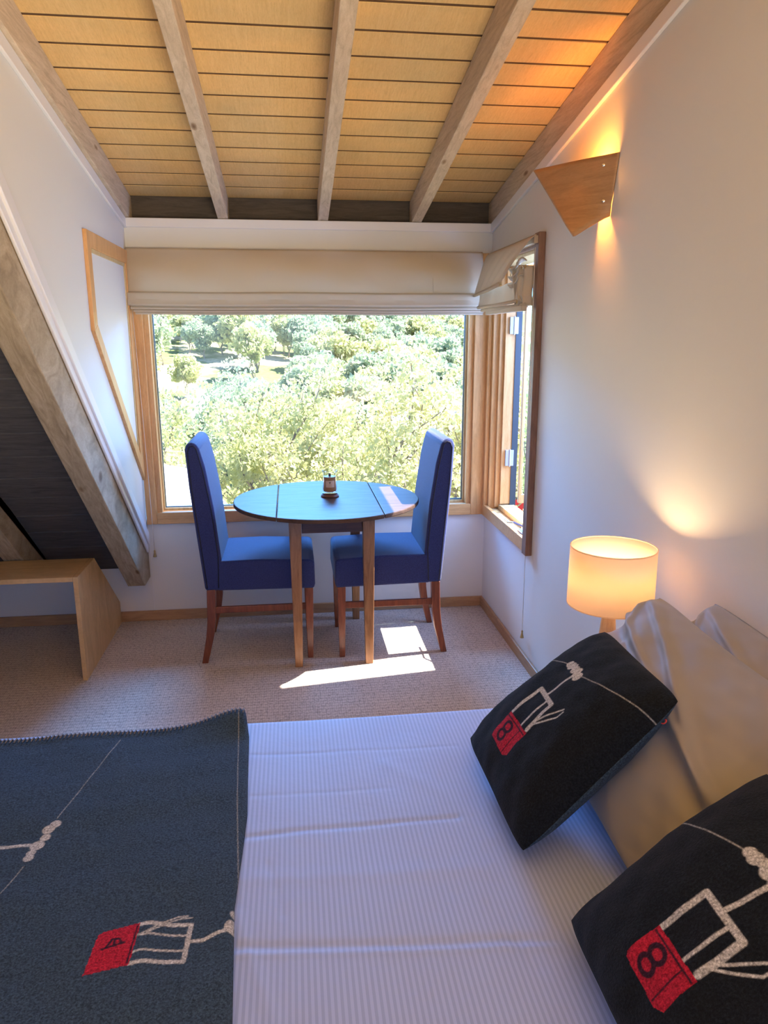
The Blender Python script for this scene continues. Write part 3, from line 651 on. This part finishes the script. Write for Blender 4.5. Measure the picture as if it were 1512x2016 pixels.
for p in ([(-.286,1.104),(-.254,1.124),(-.225,1.136),(-.208,1.136)], [(-.273,1.109),(-.235,1.127),(-.215,1.132),(-.199,1.130)]): col = paint(col, stroke(x, y, p, .0015), GR)
col = paint(col, poly(x, y, [(-.353,1.108),(-.345,1.115),(-.287,1.131),(-.289,1.040),(-.358,1.028)]), RED)
col = paint(col, stroke(x, y, [(-.291,1.124),(-.293,1.044)], .0015), INK)
for p in ([(-.340,1.077),(-.306,1.088)], [(-.334,1.079),(-.327,1.097),(-.316,1.097),(-.309,1.087)], [(-.323,1.096),(-.321,1.082)]): col = paint(col, stroke(x, y, p, .0022), INK)
throw = thing('bed_throw', 'charcoal wool throw with chairlift pattern and red number 4 on the bed', 'throw blanket')
colored_grid('woven_fabric', UXX, TYY, TZ, M['wool'], throw, col, .010)
b = MB()                                             # blanket stitch along the far edge and round the corner
n = 88; ys_e = TYY[-1]; 
for i in range(n):
    k = int((i+.5)/n*519); px, py, pz = UXX[-1, k], TYY[-1, k], TZ[-1, k]
    b.tube([(px-.0008, py-.016, pz+.003), (px, py+.001, pz+.004), (px+.0015, py+.004, pz-.006)], .0020, 5)
b.tube([(UXX[-1, k], TYY[-1, k]+.003, TZ[-1, k]-.003) for k in range(0, 520, 8)], .0026, 6)
b.build('edge_stitching', mat('stitch_yarn', (.16, .15, .16), .8), throw, smooth=True)

# pillows: four corner points, thickness, wrinkles
def pillow_grid(A, B, C_, D_, th, n, puff=.0, seed=0, wr_=.003, pinch=.035):
    A, B, C_, D_ = map(np.array, (A, B, C_, D_)); s = np.linspace(0, 1, n); U, V = np.meshgrid(s, s)
    cu, cv = 2*U-1, 2*V-1
    U2 = .5+.5*cu*(1-pinch*(1-cv**2)*0+0)-pinch*.5*cu*(np.cos(cv*PI/2))*np.abs(cu)**2*1.0
    V2 = .5+.5*cv-pinch*.5*cv*(np.cos(cu*PI/2))*np.abs(cv)**2
    cr_ = .035; U3 = .5+(U2-.5)*(1-cr_*np.abs(cv)**7); V3 = .5+(V2-.5)*(1-cr_*np.abs(cu)**7); U2, V2 = U3, V3
    P_ = ((1-U2)*(1-V2))[..., None]*A+(U2*(1-V2))[..., None]*B+((1-U2)*V2)[..., None]*C_+(U2*V2)[..., None]*D_
    nn = np.cross(B-A, C_-A); nn = nn/np.linalg.norm(nn)
    h = th*((1-np.abs(cu)**2.6)*(1-np.abs(cv)**2.6))**.55
    w_ = wr_*(nse(U*2, V*2, 2.6, seed)+.5*nse(U*2, V*2, 7, seed+3))*np.minimum(1, 3*h/th)
    return U, V, P_, nn, h, w_
def pillow(name, A, B, C_, D_, th, material, n=120, seed=0, colf=None, parent=None, wr_=.006, pinch=.05, extra=None):
    U, V, P_, nn, h, w_ = pillow_grid(A, B, C_, D_, th, n, seed=seed, wr_=wr_, pinch=pinch)
    if extra is not None: w_ = w_+extra(U, V)*np.minimum(1, 3*h/th)
    F_ = P_+(h+w_)[..., None]*nn; Bk = P_-(h+w_*.3)[..., None]*nn
    vs = np.concatenate([F_.reshape(-1, 3), Bk.reshape(-1, 3)]); idx = np.arange(n*n).reshape(n, n)
    q = np.stack([idx[:-1, :-1], idx[:-1, 1:], idx[1:, 1:], idx[1:, :-1]], -1).reshape(-1, 4); fs = np.concatenate([q, q[:, ::-1]+n*n])
    bd = np.concatenate([idx[0, :], idx[1:, -1], idx[-1, -2::-1], idx[-2:0:-1, 0]]); nb = np.roll(bd, -1)
    fs = np.concatenate([fs, np.stack([bd, bd+n*n, nb+n*n, nb], -1)])
    me = bpy.data.meshes.new(name); me.from_pydata(vs.tolist(), [], fs.tolist()); me.materials.append(material)
    me.polygons.foreach_set('use_smooth', [True]*len(me.polygons)); me.update()
    if colf is not None:
        c = colf(U, V).reshape(-1, 3); c2_ = np.broadcast_to(DK, c.shape); al = np.concatenate([c, c2_]); al = np.concatenate([al, np.ones((len(al), 1))], 1).astype(np.float32)
        at = me.color_attributes.new('weave', 'FLOAT_COLOR', 'POINT'); at.data.foreach_set('color', al.ravel())
    o = bpy.data.objects.new(name, me); C.objects.link(o)
    if parent: o.parent = parent
    return fixn(o)
def drape(U, V):
    f1 = V-.95+.55*U**1.4; f2 = V-.80+.35*U; f3 = V-.62+.30*(U-.2)**2; f4 = V-.93+1.1*U
    return .014*np.exp(-(f1/.030)**2)+.010*np.exp(-(f2/.022)**2)-.010*np.exp(-((f2+.07)/.05)**2)+.009*np.exp(-(f3/.025)**2)+.010*np.exp(-(f4/.025)**2)*np.exp(-U*3)+.006*np.sin(9*V+5*U)+.004*np.sin(23*(V+.5*U**1.5)+2*np.sin(5*U))*np.clip(V-.25, 0, 1)+.003*np.sin(31*(U-.3*V))*np.clip(.5-V, 0, 1)
o = pillow('bed_pillow', (.81,1.66,.64), (.81,.98,.64), (1.04,1.64,.955), (1.04,.96,.955), .075, M['pillow'], 110, 2, extra=drape); tag(o, 'beige pillow at the back, upright against the right wall', 'pillow', 'beige bed pillows')
o = pillow('bed_pillow', (.60,1.76,.640), (.585,1.04,.640), (.94,1.725,.945), (.925,1.02,.94), .085, M['pillow'], 140, 5, extra=drape); tag(o, 'beige pillow in front, directly behind the far charcoal cushion', 'pillow', 'beige bed pillows')
o = pillow('bed_pillow', (.60,1.0,.640), (.60,.32,.640), (.935,.985,.94), (.93,.32,.94), .085, M['pillow'], 110, 8, extra=drape); tag(o, 'beige pillow mostly hidden behind the near charcoal cushion', 'pillow', 'beige bed pillows')
ASP = .43
def motif(du, dv, sc_=1.):
    def fcol(U, V):
        col = np.broadcast_to(np.array((.0075, .0098, .013)), U.shape+(3,)).copy()
        x = (U-du)*ASP; y = (V-dv)*ASP; P2 = lambda l: [(a*ASP, b_*ASP) for a, b_ in l]
        st_ = lambda l, w_: stroke(x, y, P2(l), w_, .0018)
        col = paint(col, st_([(.383,.728),(.22,.674),(-.1,.57)], .0012), GR*.6)
        col = paint(col, st_([(.56,.73),(.75,.78),(1.05,.86),(1.3,.93)], .0012), GR*.6)
        for a, b_, rr in ((.395,.735,.010), (.425,.735,.012), (.455,.745,.009), (.49,.735,.012), (.53,.73,.010), (.565,.722,.013), (.52,.75,.008)): col = paint(col, (rr-np.hypot(x-a*ASP, y-b_*ASP))/.002+.5, GR)
        col = paint(col, st_([(.516,.55),(.532,.716)], .0042), GR)
        col = paint(col, st_([(.422,.345),(.424,.538),(.628,.535),(.625,.36)], .0055), GR)
        col = paint(col, st_([(.566,.535),(.562,.345)], .0032), GR)
        col = paint(col, st_([(.628,.40),(.68,.455),(.735,.52),(.738,.56)], .002), GR)
        col = paint(col, st_([(.628,.42),(.66,.47),(.705,.545),(.725,.57)], .002), GR)
        col = paint(col, poly(x, y, P2([(.405,.20),(.418,.183),(.60,.178),(.636,.20),(.640,.348),(.408,.342)])), RED)
        col = paint(col, st_([(.415,.322),(.632,.33)], .0016), INK); col = paint(col, st_([(.583,.185),(.583,.325)], .0014), INK)
        for vv in (.232, .282): col = paint(col, ring(x, y, .488*ASP, vv*ASP, .0145, .0115, .0036), INK)
        return col
    return fcol
cu1 = thing('patterned_cushion', 'charcoal wool cushion with red number 8, the far one beside the window side', 'cushion', 'charcoal chairlift cushions')
A1, B1, C1, D1 = (.405,1.605,.638), (.412,1.185,.632), (.735,1.588,.915), (.712,1.19,.935)
pillow('cover', A1, B1, C1, D1, .075, M['wool'], 330, 3, motif(-.07, -.01), cu1, .004, .015)
b = MB(); a = np.array(A1); ub = np.array(B1)-a; vc = np.array(C1)-a; nn = np.cross(ub, vc); nn /= np.linalg.norm(nn)
def on1(u_, v_, h): return tuple(a+u_*ub+v_*vc+nn*h)
for (u0, v0, u1, v1) in ((.93,.82,.925,.80), (.945,.80,.94,.78), (.93,.77,.935,.76)): b.tube([on1(u0, v0, .030), on1(u1, v1, .031)], .0016, 5)
b.build('maker_tag', mat('tag_thread', (.5,.45,.45), .8), cu1)
b = MB(); b.tube([on1(.945+.012*math.cos(t), .865+.012*math.sin(t), .026) for t in np.linspace(0, 2*PI, 12)], .0014, 5); b.build('maker_tag', mat('tag_red_thread', (.5,.05,.05), .8), cu1)
cu2 = thing('patterned_cushion', 'charcoal wool cushion with big red number 8, nearest the camera at the frame edge', 'cushion', 'charcoal chairlift cushions')
pillow('cover', (.43,1.0,.652), (.43,.575,.652), (.74,.975,.925), (.74,.565,.925), .075, M['wool'], 330, 6, motif(0, 0), cu2, .004, .015)

# ------------------------------------------------------------------ outside
def hz(x, y):
    near = -7.5-.10*(y-6); z = near if y < 30 else None
    base_ = -9.9 if y >= 30 else near
    if y >= 30:
        t = y-30; base_ = -9.9-2.2*math.sin(min(t, 40)/40*PI/2)
        if y > 60: base_ += (y-60)*.088+(max(0, y-140))*.05
    if y > 50: base_ += (y-50)*.030*max(-1, min(1, (-x)/30))*.9
    base_ += .7*noise2(x*.05, y*.05, 1.3, 2)*min(1, max(0, (y-10)/40))
    k = max(0, min(1, (x-6)/4))*max(0, min(1, (34-y)/6)); base_ = base_*(1-k)+k*(-4.6)
    return base_
gm = mat('sunlit_slope', (.5,.45,.3), .95, spec=.1); v = coords(gm)
n1 = noise(gm, v, .055, 6, .6); n2 = noise(gm, v, 1.1, 5, .7)
base(gm, mul(gm, ramp(gm, n1, [(.34, (.66,.58,.42)), (.46, (.55,.50,.30)), (.50, (.22,.27,.10)), (.75, (.16,.23,.08))]), ramp(gm, n2, [(.35, (.6,.62,.5)), (.55, (1,1,1))]), .8)); bump(gm, n2, .5, .3)
def gpt(a, b_):
    yy = 5.5+(b_**2.2)*420; xx = (a-.5)*(40+yy*1.6)+yy*.1; return (xx, yy, hz(xx, yy))
MB().grid(90, 120, gpt).build('ground', gm, smooth=True, kind='structure')

def leafmat(name, c0, c1, c2):
    m = mat(name, c1, .6, spec=.3); inf = N(m, 'ShaderNodeObjectInfo'); n = noise(m, coords(m), 2.2, 3)
    base(m, ramp(m, n, [(.3, c0), (.5, c1), (.7, c2)]))
    pb = m.node_tree.nodes['Principled BSDF']; tr = N(m, 'ShaderNodeBsdfTranslucent'); tr.inputs[0].default_value = (*[min(1, c*1.2) for c in c2], 1)
    ms = N(m, 'ShaderNodeMixShader'); ms.inputs[0].default_value = .5; lk(m, pb.outputs[0], ms.inputs[1]); lk(m, tr.outputs[0], ms.inputs[2]); lk(m, ms.outputs[0], m.node_tree.nodes['Material Output'].inputs[0])
    return m
LM = [leafmat('gum_leaf_olive', (.30,.34,.13), (.42,.46,.20), (.56,.57,.32)), leafmat('gum_leaf_yellow', (.36,.38,.14), (.50,.50,.22), (.62,.60,.34)), leafmat('gum_leaf_grey', (.22,.30,.18), (.33,.42,.27), (.46,.53,.38))]
bark = mat('pale_gum_bark', (.42,.36,.30), .8); base(bark, ramp(bark, noise(bark, coords(bark, (3,3,.6)), 4, 4), [(.35, (.14,.11,.09)), (.6, (.34,.29,.25))]))
def leaves(centers, rads, n, size, R_):
    c = np.array(centers); rd = np.array(rads); k = R_.integers(0, len(c), n); d = R_.normal(size=(n, 3)); d /= np.linalg.norm(d, axis=1)[:, None]
    p = c[k]+d*(rd[k]*R_.uniform(.35, 1, n)**.5)[:, None]*np.array((1, 1, .75))
    a = R_.normal(size=(n, 3)); a[:, 2] -= .7; a /= np.linalg.norm(a, axis=1)[:, None]; t = R_.normal(size=(n, 3)); b_ = np.cross(a, t); b_ /= np.linalg.norm(b_, axis=1)[:, None]
    l = size*R_.uniform(.7, 1.3, n)[:, None]; w_ = l*.32
    v_ = np.stack([p-a*l*.5, p+b_*w_, p+a*l*.5, p-b_*w_], 1).reshape(-1, 3); fs = np.arange(4*n).reshape(n, 4)
    return v_, fs
def gum_meshes(seed, height, n_leaves, size, spread):
    R_ = np.random.default_rng(seed); b = MB(); cs = []; rs = []
    def branch(p, d, length, rad, depth):
        pts = [Vector(p)]; rr = [rad]; dd = Vector(d).normalized()
        for i in range(5):
            dd = (dd+Vector(R_.normal(size=3))*.16+Vector((0, 0, .06))).normalized(); pts.append(pts[-1]+dd*length/5); rr.append(rad*(1-.13*(i+1)))
        b.tube(pts, rr, 5 if depth else 7, False)
        if depth >= 2:
            cs.append(tuple(pts[-1])); rs.append(.34*spread+.2*R_.random()*spread); cs.append(tuple(pts[3])); rs.append(.26*spread); return
        for j in range(4 if depth == 0 else 3):
            ang = R_.uniform(0, 2*PI); out = Vector((math.cos(ang), math.sin(ang), R_.uniform(.5, 1.3))); s0 = pts[R_.integers(2, 6)] if j else pts[-1]
            branch(s0, dd*.5+out*.7, length*R_.uniform(.55, .75), rad*.5, depth+1)
    for j in range(3):
        a = R_.uniform(0, 2*PI); branch((0, 0, 0), (.28*math.cos(a), .28*math.sin(a), 1), height*.48, height*.012, 0)
    bm_ = bpy.data.meshes.new('branches'); bm_.from_pydata(b.v, [], b.f); bm_.materials.append(bark)
    v_, fs = leaves(cs, rs, n_leaves, size, R_)
    lm_ = bpy.data.meshes.new('foliage'); lm_.from_pydata(v_.tolist(), [], fs.tolist()); lm_.update()
    return bm_, lm_
def place_tree(name, meshes, mt, x, y, s, rz, label, cat, group, z=None):
    t = thing(name, label, cat, group, (x, y, (hz(x, y)-.15) if z is None else z)); t.scale = (s, s, s); t.rotation_euler.z = rz
    for nm, me in zip(('branches', 'foliage'), meshes):
        o = bpy.data.objects.new(nm, me); C.objects.link(o); o.parent = t
        if nm == 'foliage':
            if not me.materials: me.materials.append(mt)
            o.material_slots[0].link = 'OBJECT'; o.material_slots[0].material = mt
    return t
gums = [gum_meshes(s, 9.6, 11000, .12, 1.3) for s in (1, 2, 3)]
near = [(-5.2, 24, 1.05, 0, 'pale gum tree seen past the outer side of the left chair'), (-2.6, 20, 1.0, 1, 'yellow-green gum tree rising behind the left chair back'),
        (-.6, 22, 1.12, 0, 'gum tree seen between the left chair and the candle'), (1.3, 17, .93, 1, 'fine-branched gum tree directly behind the candle'),
        (2.5, 20, 1.12, 1, 'tall branching gum tree above the right half of the round table'), (3.5, 15.5, .86, 0, 'gum tree seen beside the top of the right chair'),
        (5.0, 21, 1.1, 1, 'gum tree at the right edge of the big window'), (.4, 27, 1.15, 2, 'greyer gum tree behind the others near the window centre'),
        (-8.5, 30, 1.05, 0, 'gum tree low beyond the white roof'), (7.6, 27, 1.0, 0, 'gum tree seen through the open side window')]
for i, (x, y, s, k, lab) in enumerate(near):
    place_tree('gum_tree', gums[i % 3], LM[k], x, y, s, i*1.3, lab, 'tree', 'gum trees outside the window')
bush = [gum_meshes(s, 5, 3600, .40, 1.9) for s in (11, 12, 13)]
R_ = np.random.default_rng(21); cnt = 0
for i in range(2500):
    yy = R_.uniform(55, 240); sl = R_.uniform(-.20, .29); xx = sl*yy
    pxx = 297+(sl+.173)/.000663; row = 663+(1.6-hz(xx, yy)-4)/yy/.000695
    if row > 850 or row < 540: continue
    # bare sunlit slope on the left stays open
    if 648+(pxx-297)*.30 < row < 800 and pxx < 560 and R_.random() < .96: continue
    if 560 <= pxx < 760 and 715 < row < 780 and R_.random() < .45: continue
    kk = 2 if R_.random() < .65 else 0
    if pxx < 460: wh = 'on the bare left slope of the far hillside'
    elif pxx < 700: wh = 'in the middle of the far hillside'
    else: wh = 'on the right part of the far hillside'
    wh += ', near its foot' if row > 735 else ', halfway up' if row > 670 else ', high up'
    lab = ('grey-green' if kk == 2 else 'yellow-green')+' bushy tree '+wh
    place_tree('hillside_tree', bush[i % 3], LM[kk], xx, yy, R_.uniform(1.2, 2.0)*min(1, .6+yy/250), R_.uniform(0, 6), lab, 'tree', lab.replace('tree', 'trees').replace(',', '')); cnt += 1
    if cnt >= 285: break
# neighbouring roof below the window, left
rm = mat('white_metal_roofing', (.85,.85,.84), .5); wl = mat('grey_weatherboard', (.16,.18,.18), .7)
h = thing('neighbour_house', 'house just below the window at left with a white roof', 'house')
MB().prism([(-10,13.6),(-2.3,13.4),(-1.75,12.9),(-.82,9.7),(-10,8.8)], 2, -.68, -.60).build('roof', rm, h)
MB().prism([(-9.8,13.3),(-2.5,13.1),(-1.2,10.0),(-9.8,9.1)], 2, -8, -.681).build('wall', wl, h)
h = thing('weatherboard_house', 'dark grey weatherboard house behind the trees at right of the window', 'house')
b = MB(); b.box((4.0, 24, -9.5), (9.0, 29, -1.6))
for i in range(30): b.box((3.98, 23.97, -9.4+i*.26), (9.0, 24.0, -9.4+i*.26+.03))
b.build('wall', wl, h)
MB().prism([(3.7, -1.6), (9.3, -1.6), (9.3, -1.45), (6.5, -.9), (3.7, -1.45)], 1, 23.6, 29.3).build('roof', mat('weathered_roofing', (.5,.5,.5), .5), h)
MB().box((5.1, 23.94, -3.6), (5.6, 23.98, -2.4)).build('window', M['gasket'], h)
b = MB(); b.box((4.9, 22.6, -4.0), (6.6, 23.95, -3.88)); b.box((4.9, 22.6, -3.0), (6.6, 22.66, -2.93))
for i in range(9): b.box((4.92+i*.2, 22.6, -3.9), (4.95+i*.2, 22.64, -3.0))
b.build('balcony', mat('balcony_timber', (.5,.3,.16), .7), h)
h = thing('hillside_house', 'small pale house with white roof among the far trees', 'house')
MB().box((8.6, 96, hz(10, 98)-1), (14, 101, hz(10, 98)+3.0)).build('wall', mat('pale_render', (.7,.68,.62), .8), h)
MB().prism([(8.2, hz(10, 98)+3.0), (14.4, hz(10, 98)+3.0), (11.3, hz(10, 98)+4.3)], 1, 95.5, 101.5).build('roof', rm, h)
# parked car seen through the side window
car = thing('parked_car', 'small red parked car glimpsed through the open side window', 'car')
cz_ = -4.6; cx_, cy_ = 8.05, 24.
b = MB(); b.prism([(-2, .25), (2, .25), (2.05, .6), (1.9, .8), (1.0, .92), (.5, 1.4), (-1.1, 1.42), (-1.7, .95), (-2.05, .85)], 1, -.85, .85); o = b.build('body', mat('red_car_paint', (.6,.02,.03), .3), car, bevel=.06)
b = MB(); b.prism([(.85, .95), (.45, 1.34), (-1.05, 1.36), (-1.5, .98)], 1, -.86, .86); b.build('window', M['gasket'], car)
for x in (-1.3, 1.3):
    for s in (-1, 1):
        o = MB().lathe([(0, -.1), (.25, -.1), (.33, -.08), (.33, .08), (.25, .1), (0, .1)], (0,0,0), 20).build('wheel', M['gasket'], car, smooth='auto'); o.rotation_euler = (PI/2, 0, 0); o.location = (x, s*.78, .33)
car.location = (cx_, cy_, cz_)
